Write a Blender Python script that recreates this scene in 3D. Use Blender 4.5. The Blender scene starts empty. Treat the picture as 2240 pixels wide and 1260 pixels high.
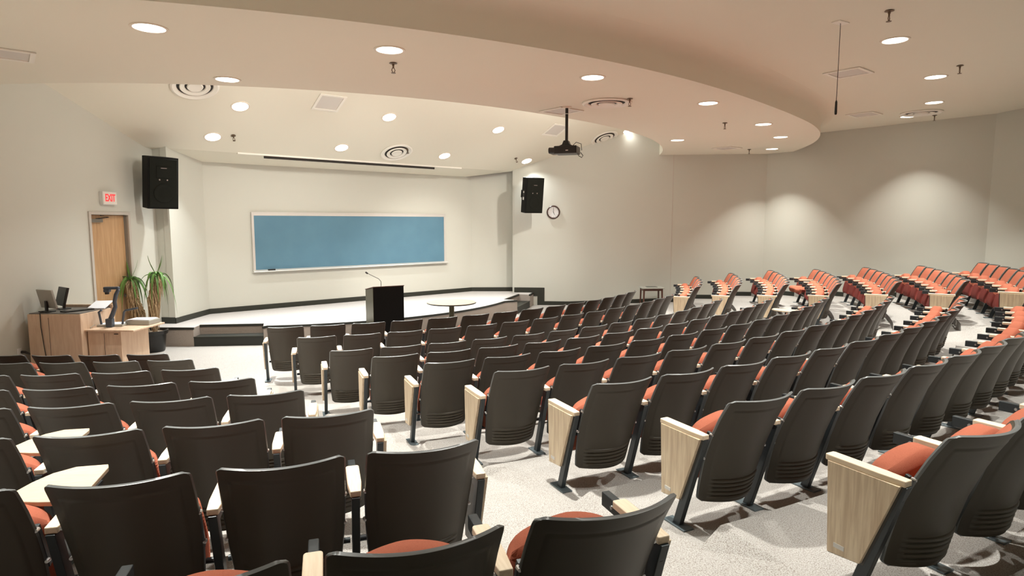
import bpy, bmesh, math, random
from math import sin, cos, pi, radians, atan2, hypot, sqrt
from mathutils import Vector, Matrix
random.seed(7)
scn = bpy.context.scene
COL = scn.collection
ZO = 2.30                                   # floor in front of the stage is z = 0

# ------------------------------------------------------------------ materials
def srgb(r, g, b):
    f = lambda c: (c/255/12.92) if c/255 <= .04045 else ((c/255+.055)/1.055)**2.4
    return (f(r), f(g), f(b), 1)
def mat(name, col, rough=.6, metal=0, spec=.5, bump=None, noise=None, emit=None, strength=1, coat=0):
    m = bpy.data.materials.new(name); m.use_nodes = True
    nt = m.node_tree; b = nt.nodes['Principled BSDF']
    b.inputs['Base Color'].default_value = col
    b.inputs['Roughness'].default_value = rough
    b.inputs['Metallic'].default_value = metal
    b.inputs['Specular IOR Level'].default_value = spec
    b.inputs['Coat Weight'].default_value = coat
    if emit:
        b.inputs['Emission Color'].default_value = emit
        b.inputs['Emission Strength'].default_value = strength
    tc = nt.nodes.new('ShaderNodeTexCoord')
    if noise:
        sc, c2, lo, hi = noise
        n = nt.nodes.new('ShaderNodeTexNoise'); n.inputs['Scale'].default_value = sc; n.inputs['Detail'].default_value = 4
        nt.links.new(tc.outputs['Object'], n.inputs['Vector'])
        r = nt.nodes.new('ShaderNodeMapRange'); r.inputs['From Min'].default_value = lo; r.inputs['From Max'].default_value = hi
        mx = nt.nodes.new('ShaderNodeMix'); mx.data_type = 'RGBA'
        mx.inputs[6].default_value = col; mx.inputs[7].default_value = c2
        nt.links.new(n.outputs['Fac'], r.inputs['Value']); nt.links.new(r.outputs[0], mx.inputs[0])
        nt.links.new(mx.outputs[2], b.inputs['Base Color'])
    if bump:
        sc, st = bump
        n = nt.nodes.new('ShaderNodeTexNoise'); n.inputs['Scale'].default_value = sc; n.inputs['Detail'].default_value = 3
        nt.links.new(tc.outputs['Object'], n.inputs['Vector'])
        bp = nt.nodes.new('ShaderNodeBump'); bp.inputs['Strength'].default_value = st; bp.inputs['Distance'].default_value = .01
        nt.links.new(n.outputs['Fac'], bp.inputs['Height']); nt.links.new(bp.outputs[0], b.inputs['Normal'])
    return m
def woodmat(name, c1, c2, scale=(1, 1, 1), wscale=6, rough=.45, rot=(0, 0, 0)):
    m = bpy.data.materials.new(name); m.use_nodes = True
    nt = m.node_tree; b = nt.nodes['Principled BSDF']; b.inputs['Roughness'].default_value = rough
    tc = nt.nodes.new('ShaderNodeTexCoord'); mp = nt.nodes.new('ShaderNodeMapping')
    mp.inputs['Scale'].default_value = scale; mp.inputs['Rotation'].default_value = rot
    n = nt.nodes.new('ShaderNodeTexNoise'); n.inputs['Scale'].default_value = wscale; n.inputs['Detail'].default_value = 6
    n.inputs['Distortion'].default_value = .6
    cr = nt.nodes.new('ShaderNodeValToRGB')
    cr.color_ramp.elements[0].position = .35; cr.color_ramp.elements[0].color = c1
    cr.color_ramp.elements[1].position = .65; cr.color_ramp.elements[1].color = c2
    nt.links.new(tc.outputs['Object'], mp.inputs[0]); nt.links.new(mp.outputs[0], n.inputs['Vector'])
    nt.links.new(n.outputs['Fac'], cr.inputs[0]); nt.links.new(cr.outputs[0], b.inputs['Base Color'])
    return m
WALL = mat('wall_paint', (.60, .60, .54, 1), .85, spec=.2, bump=(220, .05))
CEIL = mat('ceiling_paint', (.84, .815, .70, 1), .9, spec=.1, bump=(150, .04))
SHELL = mat('seat_shell_plastic', (.058, .050, .037, 1), .42, spec=.34, bump=(900, .12))
UNDER = mat('seat_underside_red', (.19, .035, .028, 1), .8, spec=.2, bump=(700, .4))
RIM_GLINT = mat('seat_shell_rim_glint', (.12, .13, .132, 1), .36, spec=.8)  # same plastic as the shell, paler to paint in the lamp highlight along its edge
FABRIC = mat('seat_fabric', (.50, .165, .10, 1), .95, spec=.15, bump=(700, .5), noise=(500, (.39, .115, .07, 1), .3, .7))
MAPLE = woodmat('maple_armrest', (.76, .62, .45, 1), (.84, .71, .54, 1), (30, 2, 30), 4)
LAM = woodmat('maple_end_panel', (.60, .465, .315, 1), (.79, .665, .485, 1), (26, 26, 1.6), 2.2)
STEEL = mat('dark_painted_steel', (.035, .043, .048, 1), .38, metal=.3)
BOLT = mat('zinc_bolt', (.55, .55, .55, 1), .3, metal=.9)
PLATE = mat('galvanised_foot_plate', (.16, .20, .22, 1), .4, metal=.6)
EDGE = mat('panel_edge_band', (.06, .055, .05, 1), .5)
WHITE = mat('white_plastic', (.75, .75, .73, 1), .4)
STICK = mat('pale_sticker', (.72, .72, .70, 1), .4)
RUBBER = mat('black_rubber', (.018, .020, .016, 1), .55)
BASEB = mat('baseboard_vinyl', (.022, .024, .017, 1), .45)
BLACK = mat('black_plastic', (.012, .012, .012, 1), .4)
GRILL = mat('speaker_grille', (.006, .007, .004, 1), .6, spec=.2, bump=(1200, .6))
CABIN = mat('speaker_cabinet', (.004, .004, .0035, 1), .6, spec=.15, bump=(300, .3))
BOARD = mat('blue_chalkboard', srgb(84, 124, 146), .65, noise=(2.2, srgb(90, 131, 152), .3, .7))
ALU = mat('aluminium_trim', (.72, .70, .66, 1), .35, metal=.35)
FRAME = mat('door_frame_paint', (.55, .51, .46, 1), .5)
DOORW = woodmat('door_birch', (.50, .30, .15, 1), (.62, .40, .22, 1), (22, 22, 1.2), 1.6)
DESKW = woodmat('desk_birch', (.66, .47, .33, 1), (.76, .58, .43, 1), (10, 10, 1.2), 2.4)
DESKT = mat('desk_top_laminate', (.12, .11, .10, 1), .35)
DARKW = woodmat('dark_walnut', (.06, .02, .012, 1), (.10, .035, .02, 1), (20, 20, 2), 3)
TABT = mat('grey_table_top', (.42, .42, .37, 1), .35)
LENS = mat('lamp_lens', (1, 1, 1, 1), .5, emit=(1, .93, .82, 1), strength=12)
TRIMR = mat('lamp_trim_ring', (.80, .73, .62, 1), .4)
VENT = mat('vent_paint', (.90, .88, .80, 1), .55)
DARK = mat('dark_gap', (.03, .025, .02, 1), .8)
BRASS = mat('sprinkler_brass', (.16, .11, .07, 1), .4, metal=.6)
POT = mat('black_pot', (.012, .012, .012, 1), .35)
SOIL = mat('bark_mulch', (.20, .14, .09, 1), .95, bump=(60, 1), noise=(60, (.45, .38, .30, 1), .45, .6))
LEAF = mat('yucca_leaf', (.07, .19, .035, 1), .45, noise=(9, (.16, .30, .08, 1), .35, .7))
DRY = woodmat('dry_leaf_skirt', (.26, .17, .09, 1), (.58, .43, .26, 1), (30, 30, 2), 4, .9)
BARK = mat('yucca_bark', (.32, .24, .16, 1), .9, noise=(30, (.20, .14, .09, 1), .4, .6))
RED = mat('exit_letter_red', (.75, .03, .04, 1), .5, emit=(1, .06, .07, 1), strength=.7)
EXITW = mat('exit_sign_face', (.85, .80, .74, 1), .5)
PAPER = mat('paper', (.85, .86, .90, 1), .7)
CLOCKF = mat('clock_face', (.75, .75, .75, 1), .5)
CLOCKR = mat('clock_rim', (.05, .02, .015, 1), .35)
GREYM = mat('grey_monitor', (.38, .37, .33, 1), .5)
ELMO = mat('grey_blue_metal', (.07, .09, .12, 1), .4, metal=.3)
CORD = mat('black_cord', (.02, .015, .012, 1), .5)
TABLET = woodmat('tablet_wood', (.50, .41, .30, 1), (.58, .49, .37, 1), (4, 40, 10), 3)
RTOP = mat('round_table_laminate', (.36, .31, .23, 1), .6, noise=(5, (.32, .27, .20, 1), .3, .7))
OLIVE = mat('brushed_olive_metal', (.10, .095, .06, 1), .33, metal=.7)
# carpet: pale grey with fine brown flecks
def carpet(name, c1, c2, c3):
    m = bpy.data.materials.new(name); m.use_nodes = True
    nt = m.node_tree; b = nt.nodes['Principled BSDF']
    b.inputs['Roughness'].default_value = .97; b.inputs['Specular IOR Level'].default_value = .1
    tc = nt.nodes.new('ShaderNodeTexCoord')
    n1 = nt.nodes.new('ShaderNodeTexNoise'); n1.inputs['Scale'].default_value = 170; n1.inputs['Detail'].default_value = 3
    n2 = nt.nodes.new('ShaderNodeTexNoise'); n2.inputs['Scale'].default_value = 1.6; n2.inputs['Detail'].default_value = 4
    for n in (n1, n2): nt.links.new(tc.outputs['Object'], n.inputs['Vector'])
    cr = nt.nodes.new('ShaderNodeValToRGB'); e = cr.color_ramp.elements
    e[0].position = .33; e[0].color = c2; e[1].position = .56; e[1].color = c1
    mx = nt.nodes.new('ShaderNodeMix'); mx.data_type = 'RGBA'; mx.blend_type = 'MIX'
    mr = nt.nodes.new('ShaderNodeMapRange'); mr.inputs['From Min'].default_value = .5; mr.inputs['From Max'].default_value = .75
    mr.inputs['To Max'].default_value = .35
    nt.links.new(n1.outputs['Fac'], cr.inputs[0]); nt.links.new(n2.outputs['Fac'], mr.inputs['Value'])
    nt.links.new(cr.outputs[0], mx.inputs[6]); mx.inputs[7].default_value = c3
    nt.links.new(mr.outputs[0], mx.inputs[0]); nt.links.new(mx.outputs[2], b.inputs['Base Color'])
    bp = nt.nodes.new('ShaderNodeBump'); bp.inputs['Strength'].default_value = .5; bp.inputs['Distance'].default_value = .006
    nt.links.new(n1.outputs['Fac'], bp.inputs['Height']); nt.links.new(bp.outputs[0], b.inputs['Normal'])
    return m
CARPET = carpet('flecked_carpet', (.46, .445, .425, 1), (.23, .20, .175, 1), (.38, .355, .33, 1))
STAGEC = carpet('stage_carpet', (.52, .50, .49, 1), (.42, .39, .37, 1), (.46, .43, .41, 1))
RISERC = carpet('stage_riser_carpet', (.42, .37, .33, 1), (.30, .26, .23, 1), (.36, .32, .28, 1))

# ------------------------------------------------------------------ mesh helpers
class MB:
    def __init__(s): s.v = []; s.f = []
    def add(s, vs, fs):
        o = len(s.v); s.v += [tuple(v) for v in vs]; s.f += [tuple(i+o for i in f) for f in fs]; return s
    def box(s, x0, x1, y0, y1, z0, z1, M=None):
        vs = [(x, y, z) for z in (z0, z1) for y in (y0, y1) for x in (x0, x1)]
        if M: vs = [tuple(M @ Vector(v)) for v in vs]
        return s.add(vs, [(0, 2, 3, 1), (4, 5, 7, 6), (0, 1, 5, 4), (2, 6, 7, 3), (0, 4, 6, 2), (1, 3, 7, 5)])
    def prism(s, pts, a0, a1, axis='z', M=None):
        n = len(pts)
        def P(p, a): return {'z': (p[0], p[1], a), 'x': (a, p[0], p[1]), 'y': (p[0], a, p[1])}[axis]
        vs = [P(p, a0) for p in pts]+[P(p, a1) for p in pts]
        if M: vs = [tuple(M @ Vector(v)) for v in vs]
        return s.add(vs, [tuple(range(n))[::-1], tuple(range(n, 2*n))]+[(i, (i+1) % n, n+(i+1) % n, n+i) for i in range(n)])
    def tube(s, path, r, n=8, caps=True):
        P = [Vector(p) for p in path]; R = r if isinstance(r, (list, tuple)) else [r]*len(P)
        vs = []; fs = []
        for i, p in enumerate(P):
            d = (P[min(i+1, len(P)-1)]-P[max(i-1, 0)]).normalized()
            a = d.orthogonal().normalized() if i == 0 else (a-d*(a.dot(d))).normalized()
            b = d.cross(a)
            for k in range(n):
                t = 2*pi*k/n; vs.append(p+(a*cos(t)+b*sin(t))*R[i])
        for i in range(len(P)-1):
            for k in range(n):
                fs.append((i*n+k, i*n+(k+1) % n, (i+1)*n+(k+1) % n, (i+1)*n+k))
        if caps: fs.append(tuple(range(n))[::-1]); fs.append(tuple(range((len(P)-1)*n, len(P)*n)))
        return s.add(vs, fs)
    def lathe(s, prof, n=32, c=(0, 0, 0), M=None):
        vs = []; fs = []
        for (r, z) in prof:
            for k in range(n):
                t = 2*pi*k/n; vs.append((c[0]+r*cos(t), c[1]+r*sin(t), c[2]+z))
        for i in range(len(prof)-1):
            for k in range(n):
                fs.append((i*n+k, i*n+(k+1) % n, (i+1)*n+(k+1) % n, (i+1)*n+k))
        fs.append(tuple(range(n))[::-1]); fs.append(tuple(range((len(prof)-1)*n, len(prof)*n)))
        if M: vs = [tuple(M @ Vector(v)) for v in vs]
        return s.add(vs, fs)
    def mesh(s, name, m, smooth=False, bevel=0, seg=2):
        me = bpy.data.meshes.new(name); me.from_pydata(s.v, [], s.f)
        bm = bmesh.new(); bm.from_mesh(me); bmesh.ops.recalc_face_normals(bm, faces=bm.faces)
        if bevel:
            es = [e for e in bm.edges if len(e.link_faces) == 2 and e.calc_face_angle(0) > .5]
            bmesh.ops.bevel(bm, geom=es, offset=bevel, segments=seg, profile=.5, affect='EDGES', clamp_overlap=True)
        bm.to_mesh(me); bm.free()
        if smooth:
            me.shade_smooth() if hasattr(me, 'shade_smooth') else None
            if smooth != 'all': me.set_sharp_from_angle(angle=radians(38))
        me.materials.append(m); return me
    def obj(s, name, m, parent=None, smooth=False, bevel=0, seg=2):
        return link(name, s.mesh(name, m, smooth, bevel, seg), parent)
def link(name, me, parent=None, loc=None, rz=None):
    o = bpy.data.objects.new(name, me); COL.objects.link(o)
    if parent: o.parent = parent
    if loc: o.location = loc
    if rz is not None: o.rotation_euler = (0, 0, rz)
    return o
def empty(name, loc, rz=0):
    o = bpy.data.objects.new(name, None); COL.objects.link(o); o.empty_display_size = .1
    o.location = loc; o.rotation_euler = (0, 0, rz); return o
def tag(o, label=None, cat=None, group=None, kind=None):
    for k, v in (('label', label), ('category', cat), ('group', group), ('kind', kind)):
        if v: o[k] = v
    return o
def struct(o): o['kind'] = 'structure'; return o
def copy_tree(o, parent=None):
    kids = list(o.children); c = o.copy(); COL.objects.link(c); c.parent = parent
    for k in kids: copy_tree(k, c)
    return c

# ------------------------------------------------------------------ plan frame
# hall axis: lateral (along the stage wall) and forward (from the stage wall to the audience)
M0 = Vector((-3.81, 15.28)); U = Vector((.7705, .6374)); MM = Vector((.6374, -.7705))
C = Vector((-5.53316, 17.13987)); S = .56
def W(lat, fwd): return M0+U*lat+MM*fwd
def W3(lat, fwd, z): p = W(lat, fwd); return Vector((p.x, p.y, z))
AXR = atan2(U.y, U.x)                        # rotation whose local x = lateral, local y = towards the stage
def pol(r, a): return Vector((C.x+r*sin(a), C.y-r*cos(a)))
PHIM = atan2(MM.x, -MM.y)

CR = [(9.1793, -1.4154, .2694), (10.0321, -1.4193, .3134), (11.033, -1.4082, .3464), (11.94, -1.3136, .3756), (12.8267, -1.2116, .4),
      (13.7343, -1.1082, .4216), (14.6076, -1.0261, .4434), (15.5021, -.9372, .4609), (16.5303, -.8083, .4653)]
LR = [(9.8662, -1.5841, .1124), (10.5724, -1.5146, .1644), (12.0646, -1.2933, .2226), (12.9161, -1.205, .2577), (13.7699, -1.1072, .2886),
      (14.6735, -1.0078, .3158), (15.5428, -.9235, .3392), (16.4839, -.8188, .3609)]
QR = [(10.303, -1.362, 1.159, 5), (11.138, -1.261, 1.126, 6), (12.042, -1.17, 1.091, 7), (12.928, -1.091, 1.068, 7),
      (13.815, -.992, 1.046, 7), (14.701, -.9, 1.022, 7), (15.512, -.77, .985, 7), (16.40, -.66, .955, 8)]
HT = .81                                     # top of a seat back above its tread

# ------------------------------------------------------------------ room shell
def interp(x, xs, ys):
    if x <= xs[0]: return ys[0]
    for i in range(len(xs)-1):
        if x <= xs[i+1]: return ys[i]+(ys[i+1]-ys[i])*(x-xs[i])/(xs[i+1]-xs[i])
    return ys[-1]
NOSE = .06
def stepz(rows, r, front):
    z = rows[0][1]-HT
    for row in rows:
        if r > row[0]-NOSE+1e-6 and row is not rows[0]: z = row[1]-HT
        if row is rows[0] and r <= row[0]-1.6: z = front
    if r < rows[0][0]-.5: z = interp(r, [rows[0][0]-3.2, rows[0][0]-.5], [front, rows[0][1]-HT])
    # risers: each tread starts just behind the row in front
    z = rows[0][1]-HT if r >= rows[0][0]-.5 else z
    for i in range(1, len(rows)):
        if r > rows[i-1][0]+NOSE*0-.02: z = rows[i][1]-HT
    if r > rows[-1][0]-.02: z = rows[-1][1]-HT+.09
    if r > rows[-1][0]+.95: z = rows[-1][1]-HT+.18
    return z
def ramp(rows, r, front):
    xs = [rows[0][0]-3.2]+[q[0]-.3 for q in rows]+[rows[-1][0]+.7]
    ys = [front]+[q[1]-HT for q in rows]+[rows[-1][1]-HT+.1]
    return interp(r, xs, ys)
cr_r = [q[0] for q in CR]
def phi_bounds(r):
    l1 = interp(r, [q[0] for q in LR], [q[2]+.30/q[0] for q in LR])
    c0 = interp(r, cr_r, [q[2]-.30/q[0] for q in CR])
    c1 = interp(r, cr_r, [q[2]+(13*S+.30)/q[0] for q in CR])
    q0 = interp(r, [q[0] for q in QR], [q[2]-.06/q[0] for q in QR])
    return l1, c0, c1, q0
def floor_z(r, a):
    l1, c0, c1, q0 = phi_bounds(r)
    eps = .004
    zl, zc, zq = stepz(LR, r, -2.3), stepz(CR, r, -2.3), stepz([q[:3] for q in QR], r, -2.3)
    rl, rc, rq = ramp(LR, r, -2.3), ramp(CR, r, -2.3), ramp([q[:3] for q in QR], r, -2.3)
    if a <= l1: return zl
    if a < c0:
        t = (a-l1)/(c0-l1); base = rl+(rc-rl)*t; return base
    if a <= c1: return zc
    if a < q0:
        t = (a-c1)/max(q0-c1, 1e-3); return rc+(rq-rc)*t
    return zq
def room_clip(bm, off=.05, stage=True, extra=()):
    planes = [((-4.49, .74), (-8.95, 5.2)), ((-8.95, 5.2), (-8.95, 16.5)), ((-8.95, 16.5), (5.1, 16.5)), ((5.1, 16.5), (8.95, 10.6)),
              ((8.95, 10.6), (8.95, 5.75)), ((8.95, 5.75), (4.3, 1.1))]
    if stage: planes.append(((4.5, 0), (-4.5, 0)))
    cen = W(0, 8)
    for a, b in list(planes)+list(extra):
        A = W(*a); B = W(*b); d = (B-A).normalized(); n = Vector((-d.y, d.x))
        if (cen-A).dot(n) > 0: n = -n
        co = A+n*off
        bmesh.ops.bisect_plane(bm, geom=bm.verts[:]+bm.edges[:]+bm.faces[:], plane_co=(co.x, co.y, 0), plane_no=(n.x, n.y, 0), clear_outer=True)
def build_floor():
    rs = [2.4, 3.5, 5, 5.9, 6.6, 7.4, 8.2]
    allr = set()
    for rows in (CR, LR, QR):
        for q in rows:
            allr.add(round(q[0]-.021, 4)); allr.add(round(q[0]-.019, 4)); allr.add(round(q[0]+.4, 4))
        allr.add(rows[0][0]-.5)
        allr.add(rows[-1][0]+.949); allr.add(rows[-1][0]+.951)
    rs += sorted(allr)+[17.9, 18.6, 19.6, 21, 23]
    rs = sorted(set(rs))
    n = 420; a0, a1 = -1.3, 2.4
    vs = []; fs = []
    for r in rs:
        for k in range(n+1):
            a = a0+(a1-a0)*k/n; p = pol(r, a); vs.append((p.x, p.y, floor_z(r, a)))
    for i in range(len(rs)-1):
        for k in range(n):
            q = i*(n+1)+k; fs.append((q, q+1, q+n+2, q+n+1))
    mb = MB(); mb.add(vs, fs)
    me = bpy.data.meshes.new('floor'); me.from_pydata(mb.v, [], mb.f)
    bm = bmesh.new(); bm.from_mesh(me); room_clip(bm, .06)
    bm.normal_update()
    for f in bm.faces:
        if f.normal.z < 0: f.normal_flip()
    bm.to_mesh(me); bm.free(); me.materials.append(CARPET)
    return struct(link('floor', me))
build_floor()

WZ0, WZ1 = -2.75, 3.05
def wall(name, pts, side=1, z0=WZ0, z1=WZ1, th=.12, m=WALL, holes=()):
    """wall along axis-plan points, thickness pushed outwards; one hole = (s0, s1, ztop) measured along the wall"""
    mb = MB()
    for (a, b) in zip(pts[:-1], pts[1:]):
        A = W(*a); B = W(*b); L = (B-A).length; d = (B-A).normalized(); n = Vector((-d.y, d.x))
        if (W(0, 7)-A).dot(n) > 0: n = -n
        T = Matrix(((d.x, n.x, 0, A.x), (d.y, n.y, 0, A.y), (0, 0, 1, 0), (0, 0, 0, 1)))
        if holes:
            s0, s1, zt = holes[0]
            mb.box(0, s0, 0, th, z0, z1, T); mb.box(s1, L, 0, th, z0, z1, T); mb.box(s0, s1, 0, th, zt, z1, T)
        else: mb.box(-.0, L, 0, th, z0, z1, T)
    return struct(mb.obj(name, m))
wall('wall_stage', [(-3.46, 0), (3.45, 0)])
wall('wall_stage_left', [(-4.30, .95), (-3.46, 0)])
wall('wall_stage_right', [(3.45, 0), (4.50, .81)])
wall('wall_pier_left', [(-4.56, .68), (-4.30, .95)])
wall('wall_pier_right', [(4.50, .81), (4.20, 1.0)], th=.05)
LWA, LWB = (-4.49, .74), (-8.95, 5.20)
DS0, DS1 = .77, 1.63                        # door opening along the left wall
wall('wall_left', [LWA, LWB], holes=((DS0, DS1, .13),))
wall('wall_left_rear', [(-8.95, 5.2), (-8.95, 16.5)])
wall('wall_back', [(-8.95, 16.5), (5.1, 16.5)])
wall('wall_right', [(4.2, 1.0), (8.95, 5.75)])
wall('wall_right_side', [(8.95, 5.75), (8.95, 10.6)])
wall('wall_right_rear', [(8.95, 10.6), (5.1, 16.5)])
# fine vertical panel joint in the right wall
def on_wall(a, b, s):
    A = W(*a); d = (W(*b)-A).normalized(); n = Vector((-d.y, d.x))
    if (W(0, 7)-A).dot(n) < 0: n = -n
    return A+d*s, d, n
p, d, n = on_wall((4.2, 1.0), (8.95, 5.75), 4.29)
T = Matrix(((d.x, n.x, 0, p.x), (d.y, n.y, 0, p.y), (0, 0, 1, 0), (0, 0, 0, 1)))
struct(MB().box(-.008, .008, -.002, .003, -2.1, 1.8, T).obj('trim_1', FRAME))

# ---- ceilings
H1, H2 = 1.80, 2.20
SL = .45
def finish(me_name, vs, fs, m, flip=False, clip=True, smooth=False, extra=()):
    me = bpy.data.meshes.new(me_name); me.from_pydata(vs, [], fs)
    bm = bmesh.new(); bm.from_mesh(me)
    if clip: room_clip(bm, .05, extra=extra)
    bmesh.ops.recalc_face_normals(bm, faces=bm.faces)
    bm.to_mesh(me); bm.free(); me.materials.append(m)
    if smooth: me.shade_smooth(); me.set_sharp_from_angle(angle=radians(50))
    return struct(link(me_name, me))
ri_a = [-1.5, PHIM-.9, PHIM, PHIM+.15, PHIM+.30, PHIM+.45, PHIM+.6, PHIM+.70, PHIM+.8, PHIM+.95, PHIM+1.1, 2.6]
ri_v = [8.9, 8.9, 8.93, 8.97, 9.07, 9.2, 9.32, 9.40, 9.47, 9.55, 9.6, 9.6]
ro_a = [-1.5, PHIM-.55, PHIM-.25, PHIM, PHIM+.15, PHIM+.3, PHIM+.45, PHIM+.6, PHIM+.75, PHIM+.9, 2.6]
ro_v = [12.25, 12.20, 12.03, 11.95, 11.95, 12.1, 12.45, 12.7, 12.75, 12.8, 12.8]
def rin(a): return interp(a, ri_a, ri_v)
def rout(a): return interp(a, ro_a, ro_v)
def smoothf(f, a):                           # average to round off the piecewise radii
    return sum(f(a+k*.02) for k in range(-4, 5))/9
N = 300; A0, A1 = -1.2, 2.6
angs = [A0+(A1-A0)*k/N for k in range(N+1)]
RI = [smoothf(rin, a) for a in angs]; RO = [smoothf(rout, a) for a in angs]
def strip(rings):
    vs = []; fs = []
    for ring in rings: vs += ring
    for i in range(len(rings)-1):
        for k in range(N):
            q = i*(N+1)+k; fs.append((q, q+1, q+N+2, q+N+1))
    return vs, fs
def ring(rad, z, off=0): return [(pol(r+off, a).x, pol(r+off, a).y, z) for r, a in zip(rad, angs)]
vs, fs = strip([ring(RI, 3.0), ring(RI, H1+.004), ring(RI, H1), ring([ (a+b)/2 for a, b in zip(RI, RO)], H1), ring(RO, H1),
                ring(RO, H1+.004), ring(RO, H2-.16), ring(RO, H2-.10, .02), ring(RO, H2-.05, .06), ring(RO, H2-.015, .13), ring(RO, H2, .24)])
finish('ceiling_ring', vs, fs, CEIL, smooth=True)
vs, fs = strip([ring(RO, H2, .24), ring([16]*(N+1), H2), ring([24]*(N+1), H2)])
finish('ceiling_upper', vs, fs, CEIL)
# sloped ceiling over the stage: profile along the forward axis
prof = [(-.1, 1.255), (.0, 1.26), (.88, 1.395), (.9, 1.40), (3.9, 1.40+SL*3.0), (9.4, 2.76)]
vs = []; fs = []
for f, z in prof:
    for k in range(21): q = W(-10+k, f); vs.append((q.x, q.y, z))
for i in range(len(prof)-1):
    for k in range(20): q = i*21+k; fs.append((q, q+1, q+22, q+21))
me = bpy.data.meshes.new('ceiling_stage'); me.from_pydata(vs, [], fs); bm = bmesh.new(); bm.from_mesh(me); room_clip(bm, .05)
bmesh.ops.delete(bm, geom=[f for f in bm.faces if (Vector(f.calc_center_median()[:2])-C).length > 11.4], context='FACES')
bm.to_mesh(me); bm.free(); me.materials.append(CEIL); struct(link('ceiling_stage', me))

# ---- stage
STZ = -1.95
left_out = [(-4.88, 1.10), (-4.16, 1.71)]
def arcpts(a, b, n=40): return [pol(5.69, a+(b-a)*k/n) for k in range(n+1)]
def ax(p): d = Vector(p)-M0; return (d.dot(U), d.dot(MM))
stepL_in = [ax((-5.96, 11.62)), ax((-4.80, 11.77))]
arcL = ax((-4.67, 11.43))
a_start = PHIM-.535
arc = [ax(p) for p in arcpts(a_start, PHIM+.535)]
mir = lambda p: (-p[0], p[1])
front = [(-5.02, .98), left_out[1], stepL_in[0], stepL_in[1], arcL]+arc+[mir(arcL), mir(stepL_in[1]), mir(stepL_in[0]), mir(left_out[1]), (4.66, 1.32)]
outline = front+[(4.1, .9), (4.45, .85), (3.45, .02), (-3.46, .02), (-4.3, .97), (-4.5, .74)]
mb = MB()
pts = [tuple(W(*p)) for p in outline]
mb.prism(pts, -2.45, STZ)
stg = struct(mb.obj('floor_stage', STAGEC))
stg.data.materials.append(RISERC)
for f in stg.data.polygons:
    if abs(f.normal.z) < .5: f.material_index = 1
# black nosing along the stage edge, and the intermediate steps
def strip_along(name, line, z0, z1, out=.012, m=RUBBER, inn=.03):
    P = [W(*p) for p in line]; mb = MB()
    for a, b in zip(P[:-1], P[1:]):
        d = (b-a).normalized(); n = Vector((-d.y, d.x))
        if (W(0, 9)-a).dot(n) < 0: n = -n
        q = [a-n*inn, b-n*inn, b+n*out, a+n*out]
        mb.prism([tuple(v) for v in q], z0, z1)
    return struct(mb.obj(name, m))
strip_along('trim_2', front[0:2], STZ-.035, STZ+.006)
strip_along('trim_3', front[2:4], STZ-.035, STZ+.006)
strip_along('trim_4', [arcL]+arc+[mir(arcL)], STZ-.035, STZ+.006)
strip_along('trim_5', [mir(stepL_in[1]), mir(stepL_in[0])], STZ-.035, STZ+.006)
strip_along('trim_6', front[-2:], STZ-.035, STZ+.006)
for i, sg in enumerate((1, -1)):
    q = [left_out[1], stepL_in[0], stepL_in[1], arcL]
    q = [p if sg == 1 else mir(p) for p in q]
    mb = MB().prism([tuple(W(*p)) for p in q], -2.45, -2.125)
    o = struct(mb.obj('floor_step_%s' % ('left', 'right')[i], RUBBER))
    strip_along('trim_%d' % (7+i), [q[0], q[3]], -2.135, -2.118, m=BASEB)

# ---- baseboards (follow the floor)
def floor_at(lat, fwd):
    p = W(lat, fwd); v = p-C; return floor_z(v.length, atan2(v.x, -v.y))
def baseboard(name, a, b, h=.11, z=None, n=24, th=.012):
    A = W(*a); B = W(*b); d = (B-A).normalized(); nn = Vector((-d.y, d.x))
    if (W(0, 7)-A).dot(nn) < 0: nn = -nn
    mb = MB(); k = 1 if z is not None else n
    for i in range(k):
        p = A.lerp(B, i/k); q = A.lerp(B, (i+1)/k)
        def fz(pt):
            if z is not None: return z
            x = ax(pt+nn*.05); return floor_at(*x)
        z0, z1 = fz(p), fz(q)
        i0, i1 = p+nn*th, q+nn*th
        vs = [(p.x, p.y, z0-.1), (q.x, q.y, z1-.1), (i1.x, i1.y, z1-.1), (i0.x, i0.y, z0-.1), (p.x, p.y, z0+h), (q.x, q.y, z1+h), (i1.x, i1.y, z1+h), (i0.x, i0.y, z0+h)]
        mb.add(vs, [(0, 1, 2, 3), (4, 5, 6, 7), (0, 1, 5, 4), (1, 2, 6, 5), (2, 3, 7, 6), (3, 0, 4, 7)])
    return struct(mb.obj(name, BASEB))
baseboard('baseboard_stage', (-3.46, 0), (3.45, 0), z=STZ)
baseboard('baseboard_stage_left', (-4.30, .95), (-3.46, 0), z=STZ)
baseboard('baseboard_stage_right', (3.45, 0), (4.50, .81), z=STZ)
baseboard('baseboard_pier', (-4.56, .68), (-4.30, .95), z=STZ, h=.12)
p0 = (4.66, 1.46)
baseboard('baseboard_landing', (4.2, 1.0), (4.66, 1.46), z=STZ, h=.14)
baseboard('baseboard_landing_drop', (4.66, 1.46), (4.80, 1.60), z=-2.28, h=.47)
baseboard('baseboard_right', (4.80, 1.60), (8.95, 5.75), n=60)
baseboard('baseboard_right_side', (8.95, 5.75), (8.95, 10.6), n=60)
baseboard('baseboard_left', (-5.70, 1.95), (-8.95, 5.2), n=30)

# ------------------------------------------------------------------ lamps
def pw(v): return v
lampmesh_lens = MB().lathe([(.001, .0), (.135, .0), (.135, .006), (.001, .006)], 32).mesh('lens', LENS, 'all')
lampmesh_trim = MB().lathe([(.137, .012), (.137, -.004), (.150, -.007), (.163, -.004), (.165, .012)], 36).mesh('trim_ring', TRIMR, True)
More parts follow.
